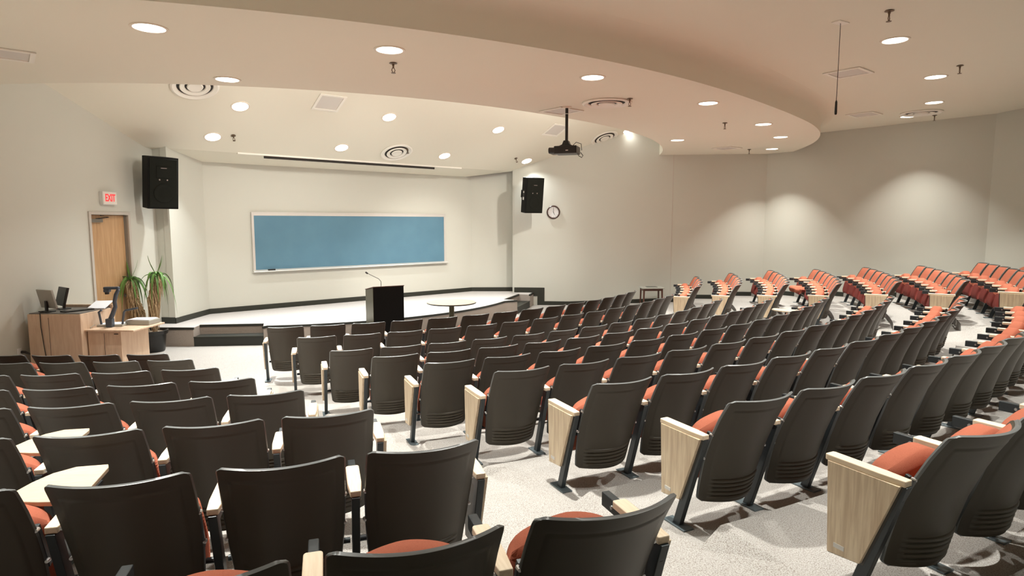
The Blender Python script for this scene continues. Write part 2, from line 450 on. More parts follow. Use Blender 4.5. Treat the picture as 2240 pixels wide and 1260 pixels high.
# trim ring must be open in the middle
bm = bmesh.new(); bm.from_mesh(lampmesh_trim); bmesh.ops.delete(bm, geom=[f for f in bm.faces if len(f.verts) > 8], context='FACES'); bm.to_mesh(lampmesh_trim); bm.free()
def downlight(lat, fwd, kind, label, power, col=(1, .86, .68), spread=None):
    spread = spread or (118 if kind == 'slope' else 88)
    z = H1 if kind == 'ring' else H2 if kind == 'upper' else 1.40+SL*(fwd-.9)
    p = W3(lat, fwd, z-.004)
    r = empty('downlight', p, AXR)
    if kind == 'slope': r.rotation_euler = Matrix.Rotation(AXR, 3, 'Z').to_euler()
    if kind == 'slope':
        m = Matrix.Rotation(AXR, 4, 'Z') @ Matrix.Rotation(-math.atan(SL), 4, 'X')
        r.rotation_euler = m.to_euler()
    link('lens', lampmesh_lens, r); link('trim_ring', lampmesh_trim, r)
    tag(r, label, 'light', 'round recessed ceiling lights')
    L = bpy.data.lights.new('lamp', 'AREA'); L.shape = 'DISK'; L.size = .11; L.energy = power; L.color = col; L.spread = radians(spread)
    lo = bpy.data.objects.new('lamp', L); COL.objects.link(lo); lo.location = p+Vector((0, 0, -.012))
    lo.rotation_euler = (0, 0, 0)
    if kind == 'slope': lo.rotation_euler = r.rotation_euler; lo.location = p+r.rotation_euler.to_matrix() @ Vector((0, 0, -.012))
    return r
PR, PS, PU = 76, 80, 66
WARM = (1, .985, .91); COOLW = (.97, 1, .985)
ringl = [(-5.61, 7.47, 'lowest ceiling ring, top left of the photo, nearest the left wall'), (-3.53, 8.23, 'lowest ceiling ring above the small sprinkler, top centre left'),
         (-.98, 8.74, 'ceiling ring above the large round air diffuser by the projector'), (1.6, 8.71, 'ceiling ring right of the large round air diffuser'),
         (4.16, 8.21, 'ceiling ring, third from its far right end on the curved side'), (6.06, 7.57, 'ceiling ring near its curved outer tip, far right'),
         (7.96, 6.39, 'ceiling ring nearest the far right wall corner'), (-4.46, 5.72, 'ceiling ring above the left half-hidden diffuser'),
         (4.8, 5.88, 'ceiling ring right of the rounded stage opening')]
for a, b, t in ringl: downlight(a, b, 'ring', 'round light in the '+t, 46 if a > 7 else PR, WARM)
for a, b, t in [(-3.34, 2.38, 'upper left, above the speaker and chalkboard'), (-.47, 2.58, 'upper middle, right of the square vent'), (2.38, 2.60, 'upper right, left of the projector'),
                (-3.57, 1.38, 'lower left, nearest the left speaker'), (-.98, 1.37, 'lower row, left of the round diffuser'), (1.67, 1.38, 'lower row, right of the round diffuser'),
                (4.26, 1.45, 'lower right, above the right speaker')]:
    downlight(a, b, 'slope', 'round light in sloped stage ceiling, '+t, PS*.3 if a > 4 else PS, COOLW)
for a, b, t in [(1.72, 11.19, 'nearest the hanging microphone'), (4.30, 10.87, 'second from the near end'), (6.62, 10.18, 'third from the near end'), (7.95, 9.33, 'farthest, by the right wall')]:
    downlight(a, b, 'upper', 'round recessed light in the upper right ceiling, '+t, 40 if a > 7 else PU, WARM)
# out-of-frame lamps of the same rows (behind and beside the viewer)
for a, b in [(-1.2, 11.6), (-3.9, 11.2), (-6.4, 10.6), (-3.5, 13.5), (-.9, 13.9), (1.8, 13.6), (4.4, 12.9), (-8.0, 8.4)]:
    k = 'upper'
    downlight(a, b, k, 'round recessed light in the rear upper ceiling, outside the photo', (84 if a < -6 else PU) if b < 12 else 44, WARM)
# spotlights standing in the cove behind the ring, aimed at the stage
spot_body = MB().lathe([(.03, .0), (.055, .02), (.06, .16), (.05, .17), (.045, .17)], 20).mesh('housing', BLACK, True)
for i, (a, t, tz, en, sz) in enumerate([(PHIM-.42, (-2.6, .1), -1.6, 380, 72), (PHIM-.14, (-.6, .1), -1.6, 380, 72), (PHIM+.14, (1.9, .1), -1.7, 900, 44), (PHIM+.42, (2.8, .3), -1.7, 480, 72)]):
    q = pol(8.55, a); src = Vector((q.x, q.y, 2.42)); tp = W3(t[0], t[1], tz)
    L = bpy.data.lights.new('cove_spot', 'SPOT'); L.energy = en; L.color = (1, .95, .87); L.spot_size = radians(sz); L.spot_blend = .8; L.shadow_soft_size = .05
    lo = bpy.data.objects.new('cove_spot', L); COL.objects.link(lo); lo.location = src; lo.rotation_euler = (tp-src).to_track_quat('-Z', 'Y').to_euler()
    fx = link('stage_spotlight', spot_body); fx.location = src+(src-tp).normalized()*.03; fx.rotation_euler = (src-tp).to_track_quat('Z', 'Y').to_euler()
    tag(fx, 'black spotlight hidden in the cove behind the ceiling ring, aimed at the stage', 'spotlight', 'stage spotlights')
    # a wash along the sloped ceiling above the spots
    L2 = bpy.data.lights.new('cove_wash', 'AREA'); L2.shape = 'RECTANGLE'; L2.size = 1.6; L2.size_y = .12; L2.energy = 40; L2.color = (1, .95, .87)
    lo2 = bpy.data.objects.new('cove_wash', L2); COL.objects.link(lo2); lo2.location = src+Vector((0, 0, -.1))
    lo2.rotation_euler = (W3(ax(q)[0], 1.5, 2.1)-lo2.location).to_track_quat('-Z', 'X').to_euler()

# ------------------------------------------------------------------ ceiling fittings
def orient(o, kind):
    o.rotation_euler = (Matrix.Rotation(AXR, 4, 'Z') @ (Matrix.Rotation(-math.atan(SL), 4, 'X') if kind == 'slope' else Matrix.Identity(4))).to_euler()
def cz(kind, fwd): return H1 if kind == 'ring' else H2 if kind == 'upper' else 1.40+SL*(fwd-.9)
def open_lathe(prof, n, m, name):
    me = MB().lathe(prof, n).mesh(name, m, True)
    bm = bmesh.new(); bm.from_mesh(me); bmesh.ops.delete(bm, geom=[f for f in bm.faces if len(f.verts) > 8], context='FACES'); bm.to_mesh(me); bm.free(); return me
dif_outer = open_lathe([(.37, .0), (.372, -.016), (.34, -.030), (.285, -.014), (.275, .0)], 48, VENT, 'outer_ring')
dif_mid = open_lathe([(.235, -.020), (.225, -.034), (.165, -.022), (.155, -.006)], 48, VENT, 'middle_ring')
dif_core = MB().lathe([(.125, -.020), (.115, -.036), (.05, -.024), (.001, -.024)], 40).mesh('core', VENT, True)
dif_back = MB().lathe([(.30, -.001), (.30, .001)], 40).mesh('dark_throat', DARK)
for a, b, k, t in [(-4.16, 2.78, 'slope', 'partly hidden behind the ceiling ring edge, upper left'), (.36, 1.37, 'slope', 'in the sloped ceiling above the chalkboard'),
                   (5.85, 2.80, 'slope', 'in the sloped ceiling right of the projector'), (.38, 7.76, 'ring', 'large, above and right of the projector'),
                   (7.63, 9.67, 'upper', 'flat, in the upper right ceiling')]:
    r = empty('ceiling_diffuser', W3(a, b, cz(k, b)-.003)); orient(r, k)
    for nm, me in (('outer_ring', dif_outer), ('middle_ring', dif_mid), ('core', dif_core), ('dark_throat', dif_back)): link(nm, me, r)
    tag(r, 'round stepped air diffuser '+t, 'air vent', 'round air diffusers')
sqf = MB().box(-.26, .26, .21, .26, -.015, 0).box(-.26, .26, -.26, -.21, -.015, 0).box(-.26, -.21, -.21, .21, -.015, 0).box(.21, .26, -.21, .21, -.015, 0).mesh('frame', VENT, bevel=.003)
sqp = MB().box(-.21, .21, -.21, .21, -.004, 0).mesh('panel', mat('vent_panel_grey', (.68, .65, .60, 1), .6))
for a, b, k, t in [(-1.85, 2.79, 'slope', 'in the sloped stage ceiling, pale grey panel'), (3.98, 2.86, 'slope', 'in the sloped ceiling behind the projector pole'),
                   (.33, 6.83, 'ring', 'in the ring right at the projector pole'), (-6.64, 5.48, 'ring', 'cut by the left photo edge near the top'),
                   (6.93, 5.79, 'ring', 'far off in the ring by the right wall'), (3.0, 10.14, 'upper', 'behind the hanging microphone cable'),
                   (6.96, 8.85, 'upper', 'far off right of the ring tip')]:
    r = empty('ceiling_vent', W3(a, b, cz(k, b)-.002)); orient(r, k); link('frame', sqf, r); link('panel', sqp, r)
    tag(r, 'square flush ceiling vent '+t, 'air vent', 'square ceiling vents')
spr_plate = MB().lathe([(.001, 0), (.035, 0), (.042, -.008), (.012, -.016), (.012, -.03), (.001, -.03)], 20).mesh('escutcheon', BRASS, True)
mbs = MB().tube([(0, 0, -.03), (0, 0, -.055)], .009, 8).tube([(-.008, 0, -.05), (-.02, 0, -.075), (-.006, 0, -.10)], .004, 6).tube([(.008, 0, -.05), (.02, 0, -.075), (.006, 0, -.10)], .004, 6)
spr_head = mbs.lathe([(.001, -.10), (.024, -.10), (.024, -.104), (.001, -.104)], 14).mesh('deflector', BRASS, True)
for a, b, k, t in [(-3.24, 7.78, 'ring', 'under the upper centre light of the ring'), (.41, 8.18, 'ring', 'at the edge of the large round diffuser'),
                   (3.47, 7.85, 'ring', 'in the middle of the ring, right side'), (7.62, 5.98, 'ring', 'in the ring close to the right wall corner'),
                   (-3.23, 1.48, 'slope', 'in the stage ceiling right of the lower left light'), (3.81, 1.53, 'slope', 'in the stage ceiling above the right speaker'),
                   (6.9, 2.95, 'slope', 'in the stage ceiling under its far right light'), (.54, 1.53, 'slope', 'on the rim of the stage ceiling diffuser'),
                   (.5, 11.55, 'upper', 'highest, top right of the photo'), (3.77, 11.32, 'upper', 'above the second upper right light'), (8.21, 9.73, 'upper', 'by the farthest upper right light')]:
    r = empty('sprinkler_head', W3(a, b, cz(k, b))); orient(r, k); r.scale = (1.1,)*3
    link('escutcheon', spr_plate, r); link('deflector', spr_head, r)
    tag(r, 'small brass fire sprinkler '+t, 'sprinkler', 'ceiling sprinklers')
# small light just beyond the ring by the rounded opening
downlight(6.32, 3.22, 'slope', 'small round light in the stage ceiling by the rounded ring end', 2, COOLW)

# projection screen slot
r = empty('projection_screen_housing', W3(-.25, .86, 1.392), AXR)
MB().box(-2.75, 2.75, -.060, .030, -.014, .03).obj('housing_trim', VENT, r, bevel=.002)
MB().box(-2.20, 1.98, .030, .072, -.060, .0).obj('slot', DARK, r)
tag(r, 'long narrow slot of a roll-down projection screen in the ceiling above the chalkboard', 'projection screen')

# projector
r = empty('projector', (.86, 9.91, H1), radians(-18))
MB().tube([(0, 0, 0), (0, 0, -.52)], .024, 16).obj('pole', BLACK, r, smooth=True)
MB().tube([(0, 0, -.10), (0, 0, -.112)], .0265, 16).obj('collar', BOLT, r, smooth=True)
MB().lathe([(.075, 0), (.075, -.012), (.03, -.02)], 24).obj('ceiling_flange', TRIMR, r, smooth=True)
MB().prism([(-.11, -.64), (.11, -.64), (.11, -.60), (.06, -.58), (.035, -.52), (-.035, -.52), (-.06, -.58), (-.11, -.60)], -.06, .06, 'y').obj('mount', BLACK, r, bevel=.004)
MB().box(-.17, .19, -.15, .15, -.73, -.61).obj('body', BLACK, r, bevel=.012)
b_ = MB().lathe([(.045, 0), (.05, -.10), (.044, -.11), (.03, -.11)], 24, M=Matrix.Translation((-.16, -.06, -.67)) @ Matrix.Rotation(pi/2, 4, 'Y')).obj('lens_barrel', BLACK, r, smooth=True)
MB().box(-.27, -.16, -.03, .15, -.72, -.63).obj('lamp_housing', mat('projector_grey', (.05, .048, .035, 1), .5), r, bevel=.02)
MB().tube([(.1, 0, -.60), (.16, -.02, -.55), (.24, -.03, -.58), (.25, -.02, -.68)], .005, 6).obj('cable', CORD, r, smooth=True)
MB().tube([(.17, 0, -.70), (.20, -.01, -.76), (.25, -.02, -.79), (.27, -.02, -.76), (.23, -.02, -.71)], .006, 6).obj('cable_loop', CORD, r, smooth=True)
MB().box(.02, .06, -.152, -.15, -.69, -.675).obj('badge', WHITE, r)
tag(r, 'black ceiling projector hanging from a black pole under the ring', 'projector')

# hanging microphone
r = empty('hanging_microphone', (3.63, 7.08, H2), radians(30))
MB().box(-.09, .09, -.05, .05, -.012, 0).obj('ceiling_plate', VENT, r, bevel=.003)
MB().tube([(0, 0, 0), (.002, 0, -.5), (0, 0, -.88)], .0035, 6).obj('cable', CORD, r, smooth=True)
MB().tube([(0, 0, -.84), (0, 0, -.86), (0, 0, -.97), (0, 0, -.995), (0, 0, -1.0)], [.005, .012, .014, .012, .004], 12).obj('capsule', BLACK, r, smooth=True)
tag(r, 'thin black microphone hanging on a cable from the upper right ceiling', 'microphone')

# ------------------------------------------------------------------ chalkboard
r = empty('chalkboard', W3(0, 0, -.45), AXR)        # local x lateral, local y towards the wall
MB().box(-2.49, 2.51, -.045, -.01, -.60, .62).obj('writing_surface', BOARD, r)
MB().box(-2.53, 2.55, -.055, -.005, .60, .68).box(-2.53, 2.55, -.062, -.055, .655, .67).obj('top_rail', ALU, r, bevel=.003)
MB().box(-2.53, -2.48, -.055, -.005, -.62, .62).obj('side_rail', ALU, r, bevel=.003)
MB().box(2.50, 2.55, -.055, -.005, -.62, .62).obj('side_rail', ALU, r, bevel=.003)
MB().prism([(-.005, -.66), (-.005, -.60), (-.055, -.60), (-.12, -.63), (-.125, -.645), (-.06, -.66)], -2.54, 2.60, 'x').obj('chalk_tray', ALU, r, bevel=.002)
tag(r, 'wide blue chalkboard with silver frame on the stage wall', 'chalkboard')
r = MB().box(-.08, .08, -.02, .02, 0, .035).obj('chalk_eraser', BLACK, None, bevel=.004); r.location = W3(-2.15, .088, -1.078); r.rotation_euler = (0, 0, AXR)
tag(r, 'small dark chalk eraser at the left end of the chalkboard tray', 'eraser')

# ------------------------------------------------------------------ loudspeakers
def loudspeaker(loc, ang, tilt, label, flip=1, plate=False):
    # local -y = front
    r = empty('loudspeaker', loc)
    r.rotation_euler = (Matrix.Rotation(ang, 4, 'Z') @ Matrix.Rotation(tilt, 4, 'X')).to_euler()
    w, h = .262, .46
    MB().prism([(-w, -.17), (w, -.17), (w, .06), (w*.62, .24), (-w*.62, .24), (-w, .06)], -h, h, 'z').obj('cabinet', CABIN, r, bevel=.008)
    MB().box(-w+.025, w-.025, -.182, -.168, -h+.03, h-.03).obj('grille', GRILL, r, bevel=.006)
    MB().lathe([(.17, 0), (.165, .008), (.13, .006), (.06, -.004), (.001, -.002)], 36, M=Matrix.Translation((0, -.183, -.18)) @ Matrix.Rotation(pi/2, 4, 'X')).obj('woofer', GRILL, r, smooth=True)
    MB().box(-.12, .12, -.19, -.182, .09, .30).obj('horn', GRILL, r, bevel=.012)
    MB().box(-.05, .05, -.192, -.188, .262, .272).obj('badge', BOLT, r)
    MB().box(-.035, .035, .21, .50, -.05, .05).box(-.06, .06, .48, .50, -.10, .10).obj('wall_bracket', BLACK, r, bevel=.004)
    for x in (-.07, .06): MB().lathe([(.001, 0), (.014, .001), (.012, .008), (.001, .009)], 12, M=Matrix.Translation((x, -.182, .06)) @ Matrix.Rotation(pi/2, 4, 'X')).obj('screw', BOLT, r, smooth=True)
    if plate:
        T = Matrix.Translation((-w-.002, -.05, 0))
        mbp = MB().box(-.004, .004, -.04, .04, -.14, .13, T); mbp.obj('connector_panel', BLACK, r)
        MB().box(-.010, .0, -.03, .03, -.12, -.05, T).box(-.010, .0, -.03, .02, .06, .10, T).obj('connector_label', STICK, r)
    tag(r, label, 'speaker', 'wall loudspeakers')
    return r
loudspeaker((-6.40, 11.32, .72), radians(52), radians(7), 'black loudspeaker high on the wall pier left of the chalkboard, above the plant')
loudspeaker((.52, 16.50, .72), radians(27), radians(7), 'black loudspeaker high beside the wall clock, right of the stage', plate=True)

# clock on the right wall
p, d, n = on_wall((4.2, 1.0), (8.95, 5.75), 1.08)
r = empty('wall_clock', (p.x, p.y, .28)); r.rotation_euler = (0, 0, atan2(-n.x, n.y)+pi)       # local -y = into the room
RX = Matrix.Rotation(pi/2, 4, 'X')
open_rim = MB().lathe([(.145, .0), (.15, .035), (.165, .045), (.182, .03), (.185, 0)], 40, M=RX).mesh('rim', CLOCKR, True)
bm = bmesh.new(); bm.from_mesh(open_rim); bmesh.ops.delete(bm, geom=[f for f in bm.faces if len(f.verts) > 8], context='FACES'); bm.to_mesh(open_rim); bm.free()
link('rim', open_rim, r)
MB().lathe([(.001, .018), (.15, .018), (.15, .0), (.001, 0)], 40, M=RX).obj('face', CLOCKF, r)
def hand(a, L, w):
    return MB().box(-w, w, -.024, -.021, -.02, L, Matrix.Rotation(a, 4, 'Y'))
hand(radians(0), .115, .003).obj('minute_hand', BLACK, r)
hand(radians(152), .085, .0045).obj('hour_hand', BLACK, r)
mk = MB()
for k in range(12): mk.box(-.003, .003, -.0205, -.018, .122, .138, Matrix.Rotation(k*pi/6, 4, 'Y'))
mk.obj('hour_marks', BLACK, r)
tag(r, 'round wall clock with dark rim and white face, right of the right loudspeaker', 'clock')

# ------------------------------------------------------------------ door and exit sign (left wall)
A = W(*LWA); d = (W(*LWB)-A).normalized(); n = Vector((-d.y, d.x))
if (W(0, 7)-A).dot(n) < 0: n = -n
def TL(s, off=0, z=0):
    p = A+d*s+n*off; return Matrix(((d.x, n.x, 0, p.x), (d.y, n.y, 0, p.y), (0, 0, 1, z), (0, 0, 0, 1)))
DZ = -2.32
fr = MB().box(DS0-.05, DS0, -.12, .02, DZ, .18, TL(0)).box(DS1, DS1+.05, -.12, .02, DZ, .18, TL(0)).box(DS0, DS1, -.12, .02, .13, .18, TL(0))
door = MB().box(DS0+.005, DS1-.005, -.115, -.075, DZ+.01, .125, TL(0)).obj('door_1', DOORW, None); struct(door)
fro = fr.obj('door_frame', FRAME, door, bevel=.003)
MB().box(DS1-.30, DS1-.03, -.075, -.02, .0, .06, TL(0)).obj('door_closer', mat('closer_grey', (.22, .20, .17, 1), .4, metal=.5), door, bevel=.006)
MB().tube([tuple(TL(0) @ Vector((DS1-.18, -.05, .06))), tuple(TL(0) @ Vector((DS1-.45, -.03, .09))), tuple(TL(0) @ Vector((DS1-.22, .0, .115)))], .008, 6).obj('closer_arm', BLACK, door)
MB().lathe([(.001, 0), (.03, 0), (.03, .01), (.012, .012), (.012, .05), (.028, .055), (.028, .075), (.001, .078)], 20, M=TL(DS0+.09, -.075, -1.3) @ Matrix.Rotation(-pi/2, 4, 'X')).obj('door_knob', BOLT, door, smooth=True)
# dark space behind the door
struct(MB().box(DS0-.1, DS1+.1, -.16, -.12, DZ, .2, TL(0)).obj('wall_door_backing', FRAME))
r = empty('exit_sign', TL(1.25, 0, .41).to_translation()); r.rotation_euler = (0, 0, atan2(d.y, d.x)+pi)
MB().box(-.16, .16, -.07, .0, -.11, .11).obj('box', WHITE, r, bevel=.006)
MB().box(-.15, .15, -.075, -.069, -.10, .10).obj('face_panel', EXITW, r, bevel=.002)
cu = bpy.data.curves.new('letters', 'FONT'); cu.body = 'EXIT'; cu.size = .19; cu.extrude = .002; cu.align_x = 'CENTER'; cu.align_y = 'CENTER'; cu.offset = .004
cu.materials.append(RED); t = bpy.data.objects.new('letters', cu); COL.objects.link(t); t.parent = r
bpy.context.view_layer.update()
me_ = bpy.data.meshes.new_from_object(t.evaluated_get(bpy.context.evaluated_depsgraph_get())); bpy.data.objects.remove(t)
t = link('letters', me_, r); t.rotation_euler = (pi/2, 0, 0); t.location = (0, -.077, 0); t.scale = (.60, .90, 1)
tag(r, 'white box exit sign with red letters above the wooden door', 'exit sign')
# check which way the sign faces: local -y must point into the room
if (r.rotation_euler.to_matrix() @ Vector((0, -1, 0))).xy.dot(n) < 0: r.rotation_euler = (0, 0, atan2(d.y, d.x))
# outlet on the left wall with a plugged-in cord
r = empty('wall_outlet', TL(3.14, 0, -1.86).to_translation()); r.rotation_euler = (0, 0, atan2(d.y, d.x)+pi)
if (r.rotation_euler.to_matrix() @ Vector((0, -1, 0))).xy.dot(n) < 0: r.rotation_euler = (0, 0, atan2(d.y, d.x))
MB().box(-.04, .04, -.008, 0, -.06, .06).obj('cover_plate', WHITE, r, bevel=.003)
tag(r, 'white wall outlet low on the left wall beside the desk', 'outlet')
q = TL(3.12, .02, -1.86).to_translation()
o = MB().tube([q, q+Vector((.05, 0, 0)), q+Vector((.12, .02, -.04)), q+Vector((.16, .04, -.16)), q+Vector((.18, .1, -.30))], [.022, .02, .008, .007, .007], 8).obj('extension_lead', CORD, None, smooth=True)
tag(o, 'black plug and cord in the low outlet left of the desk', 'cord')

# ------------------------------------------------------------------ desk cabinet
def cab(name, x0, x1, y0, y1, z0, z1): pass
r = empty('desk_cabinet', (-6.95, 8.74, -2.36), radians(0))
ang = radians(0)
MB().box(0, .76, 0, .72, 0, 1.05).obj('body', DESKW, r, bevel=.004)
MB().box(.015, .745, .015, .71, 1.045, 1.062).obj('top_surface', DESKT, r, bevel=.003)
MB().box(.30, .304, -.003, 0, .05, 1.0).obj('panel_seam', EDGE, r)
MB().box(-.0, .78, .70, .735, .0, 1.10).obj('back_ledge', DESKW, r, bevel=.004)
tag(r, 'tall birch equipment desk with dark top beside the left wall', 'desk')
r = empty('side_cabinet', (-6.17, 8.84, -2.36), radians(-3))
MB().box(0, .50, 0, .62, 0, .79).obj('body', DESKW, r, bevel=.004)
MB().box(-.03, .72, -.04, .70, .79, .815).obj('top_shelf', DESKW, r, bevel=.005)
MB().box(.245, .249, -.003, 0, .05, .76).obj('door_seam', EDGE, r)
MB().box(.40, .46, -.006, 0, .745, .757).obj('lock', BLACK, r)
tag(r, 'lower birch cabinet with overhanging shelf top, right of the tall desk', 'cabinet')
# monitors on the desk
TD = -2.36+1.062
def monitor(loc, rz, label, back, tilt):
    r = empty('computer_monitor', loc, rz)
    m = Matrix.Translation((0, 0, .19)) @ Matrix.Rotation(tilt, 4, 'X')
    MB().box(-.17, .17, -.015, .015, -.14, .14, m).obj('housing', back, r, bevel=.004)
    MB().box(-.155, .155, -.018, -.014, -.125, .125, m).obj('screen', BLACK, r)
    MB().box(-.02, .02, .0, .03, .0, .16).obj('stand', BLACK, r, bevel=.003)
    MB().box(-.09, .09, -.06, .08, 0, .012).obj('foot', BLACK, r, bevel=.004)
    return tag(r, label, 'monitor', 'monitors on the desk')
monitor((-6.79, 8.93, TD), radians(158), 'grey flat monitor on the desk, nearer the left wall', GREYM, radians(-12))
monitor((-6.78, 9.22, TD), radians(-36), 'black thin monitor on the desk, seen edge on', BLACK, radians(-14))
o = MB().box(-.2, .2, -.07, .07, 0, .018).obj('keyboard', BLACK, None, bevel=.005); o.location = (-6.42, 9.02, TD); o.rotation_euler = (0, 0, radians(60))
tag(o, 'black keyboard lying on the dark desk top', 'keyboard')
o = MB().lathe([(.001, 0), (.03, 0), (.034, .012), (.02, .028), (.001, .032)], 16).obj('computer_mouse', BLACK, None, smooth=True); o.location = (-6.28, 9.30, TD); o.scale = (.9, 1.5, 1)
tag(o, 'small dark mouse near the keyboard on the desk', 'mouse')
o = MB().tube([(-6.86, 8.95, TD+.006), (-6.80, 8.80, TD+.008), (-6.76, 8.735, TD+.004), (-6.755, 8.728, TD-.2), (-6.73, 8.728, TD-.5), (-6.70, 8.728, TD-.75), (-6.705, 8.73, TD-1.03)], .006, 6).obj('power_cable', CORD, None, smooth=True)
tag(o, 'thin brown cord hanging down the front of the tall desk', 'cord')
o = MB().box(-.12, .12, -.16, .16, 0, .012).obj('paper_sheets', PAPER, None); o.location = (-6.30, 9.35, TD+.03); o.rotation_euler = (radians(14), 0, .2)
o.location.z = TD+.04
tag(o, 'white papers propped behind the document camera on the tall desk', 'papers')
# document camera on the side cabinet
TS = -2.36+.815
r = empty('document_camera', (-5.96, 9.02, TS), radians(8))
MB().box(-.20, .16, .04, .30, 0, .03).obj('base', GREYM, r, bevel=.006)
MB().box(-.18, .14, .06, .28, .03, .036).obj('stage_plate', PAPER, r)
MB().box(-.045, .045, -.03, .06, 0, .13).obj('column', ELMO, r, bevel=.008)
MB().tube([(0, .02, .10), (.04, .03, .20), (.08, .03, .30), (.075, .03, .38), (.10, .03, .48), (.14, .03, .56)], [.034, .032, .028, .028, .028, .024], 10).obj('arm', ELMO, r, smooth=True)
MB().box(-.06, .15, .0, .07, .56, .60).box(-.055, .02, -.01, .08, .52, .565).obj('camera_head', ELMO, r, bevel=.012)
MB().lathe([(.028, 0), (.032, .05), (.02, .055)], 18, M=Matrix.Translation((-.02, .03, .49))).obj('lens', BLACK, r, smooth=True)
for s, nm in ((-1, 'left'), (1, 'right')):
    MB().tube([(s*.15, .08, .03), (s*.15+.02*s, .07, .22), (s*.15+.02, .07, .25)] if s < 0 else [(.14, .08, .03), (.17, .08, .21), (.19, .08, .235), (.36, .09, .27)], .016, 8).obj('side_lamp_arm', ELMO, r, smooth=True)
MB().tube([(-.20, .0, .04), (-.22, -.09, .02), (-.21, -.10, -.12), (-.13, -.10, -.20), (-.04, -.09, -.12), (-.02, -.08, .02)], .006, 6).obj('cable', GREYM, r, smooth=True)
tag(r, 'grey document camera with bent arm standing on the lower cabinet', 'document camera')
o = MB().box(-.19, .19, -.13, .13, 0, .07).obj('paper_tray', GREYM, None, bevel=.006); o.location = (-5.66, 9.34, TS+.001); o.rotation_euler = (0, 0, radians(-4))
tag(o, 'flat grey tray box on the right end of the lower cabinet', 'tray')
o = MB().box(-.17, .17, -.12, .12, 0, .006).box(-.14, .16, -.11, .1, .006, .012, Matrix.Rotation(.1, 4, 'Z')).obj('loose_papers', PAPER, None); o.location = (-5.66, 9.34, TS+.073)
tag(o, 'loose white papers on the grey tray beside the plant', 'papers')

# ------------------------------------------------------------------ potted yucca
r = empty('potted_yucca', (-6.44, 10.90, -2.30))
potme = MB().lathe([(.001, 0), (.17, 0), (.185, .02), (.215, .31), (.24, .315), (.245, .335), (.25, .38), (.235, .385), (.225, .34), (.001, .33)], 40).obj('pot', POT, r, smooth=True)
MB().lathe([(.001, .345), (.12, .352), (.224, .338)], 30).obj('soil', SOIL, r, smooth=True)
rnd = random.Random(3)
def leaf(mb, base, az, L, rise, droop, w):
    n_ = 9; pts = []
    for i in range(n_+1):
        t = i/n_
        h = L*(sin(t*1.35)*.62)
        z = rise*t*1.5-droop*t*t*1.6
        pts.append(Vector((base[0]+cos(az)*h, base[1]+sin(az)*h, base[2]+z)))
    side = Vector((-sin(az), cos(az), 0)); vs = []
    for i, p in enumerate(pts):
        t = i/n_; ww = w*(.45+1.1*t if t < .4 else .89*(1-t)/.6+.02)
        vs += [p-side*ww+Vector((0, 0, .008)), p-Vector((0, 0, .002)), p+side*ww+Vector((0, 0, .008))]
    fs = []
    for i in range(n_): a_ = i*3; fs += [(a_, a_+1, a_+4, a_+3), (a_+1, a_+2, a_+5, a_+4)]
    o_ = len(vs)
    vs2 = [v-Vector((0, 0, .003)) for v in vs]
    fs2 = [tuple(j+o_ for j in f[::-1]) for f in fs]
    rim = []
    for i in range(n_): rim += [(i*3, (i+1)*3, (i+1)*3+o_, i*3+o_), (i*3+2, (i+1)*3+2, (i+1)*3+2+o_, i*3+2+o_)]
    mb.add(vs+vs2, fs+fs2+rim)
def stem(base, top, lean, zsk0, zsk1, crown, leaves, seed, skr):
    rn = random.Random(seed)
    B, Tp = Vector(base), Vector(top)
    path = [B.lerp(Tp, k/8)+Vector((sin(k*.9)*.012, cos(k*.7)*.012, 0))+Vector(lean)*sin(pi*k/8) for k in range(9)]
    MB().tube(path, [.042, .038, .036, .036, .036, .036, .034, .03, .02], 10).obj('trunk', BARK, r, smooth=True)
    sk = MB()
    for k in range(170):
        t = zsk0+(zsk1-zsk0)*rn.random(); i = t*8; p = path[min(int(i), 7)].lerp(path[min(int(i)+1, 8)], i-int(i))
        az = rn.random()*2*pi; R_ = skr*(.6+.6*rn.random()); L_ = .18+.22*rn.random()
        q0 = p+Vector((cos(az)*.025, sin(az)*.025, .05)); q1 = p+Vector((cos(az)*R_, sin(az)*R_, -.03)); q2 = p+Vector((cos(az+.3)*R_*.9, sin(az+.3)*R_*.9, -L_))
        sk.tube([q0, q1, q1.lerp(q2, .5)+Vector((rn.uniform(-.012, .012), rn.uniform(-.012, .012), 0)), q2], [.004, .009, .008, .003], 5)
    sk.obj('dry_leaf_skirt', DRY, r, smooth=True)['kind'] = 'stuff'
    for k in range(leaves):
        az = 2*pi*k/leaves*1.618*3+rn.random()*.5; up = rn.random()
        mb = MB()
        if k % 7 == 0: leaf(mb, crown, az, .14+.1*rn.random(), .26, .02, .024)
        else: leaf(mb, crown, az, .26+.30*rn.random(), .16+.14*up, .38+.26*rn.random(), .028)
        mb.obj('leaf', LEAF, r, smooth=True)
stem((.05, -.03, .34), (.13, .0, 1.36), (-.03, 0, 0), .36, .99, (.13, 0, 1.36), 22, 11, .078)
stem((-.10, .02, .33), (-.40, .10, 1.27), (-.03, .0, 0), .40, .99, (-.40, .10, 1.27), 20, 5, .088)
tag(r, 'potted yucca plant with two shaggy trunks in a black pot by the stage', 'plant')

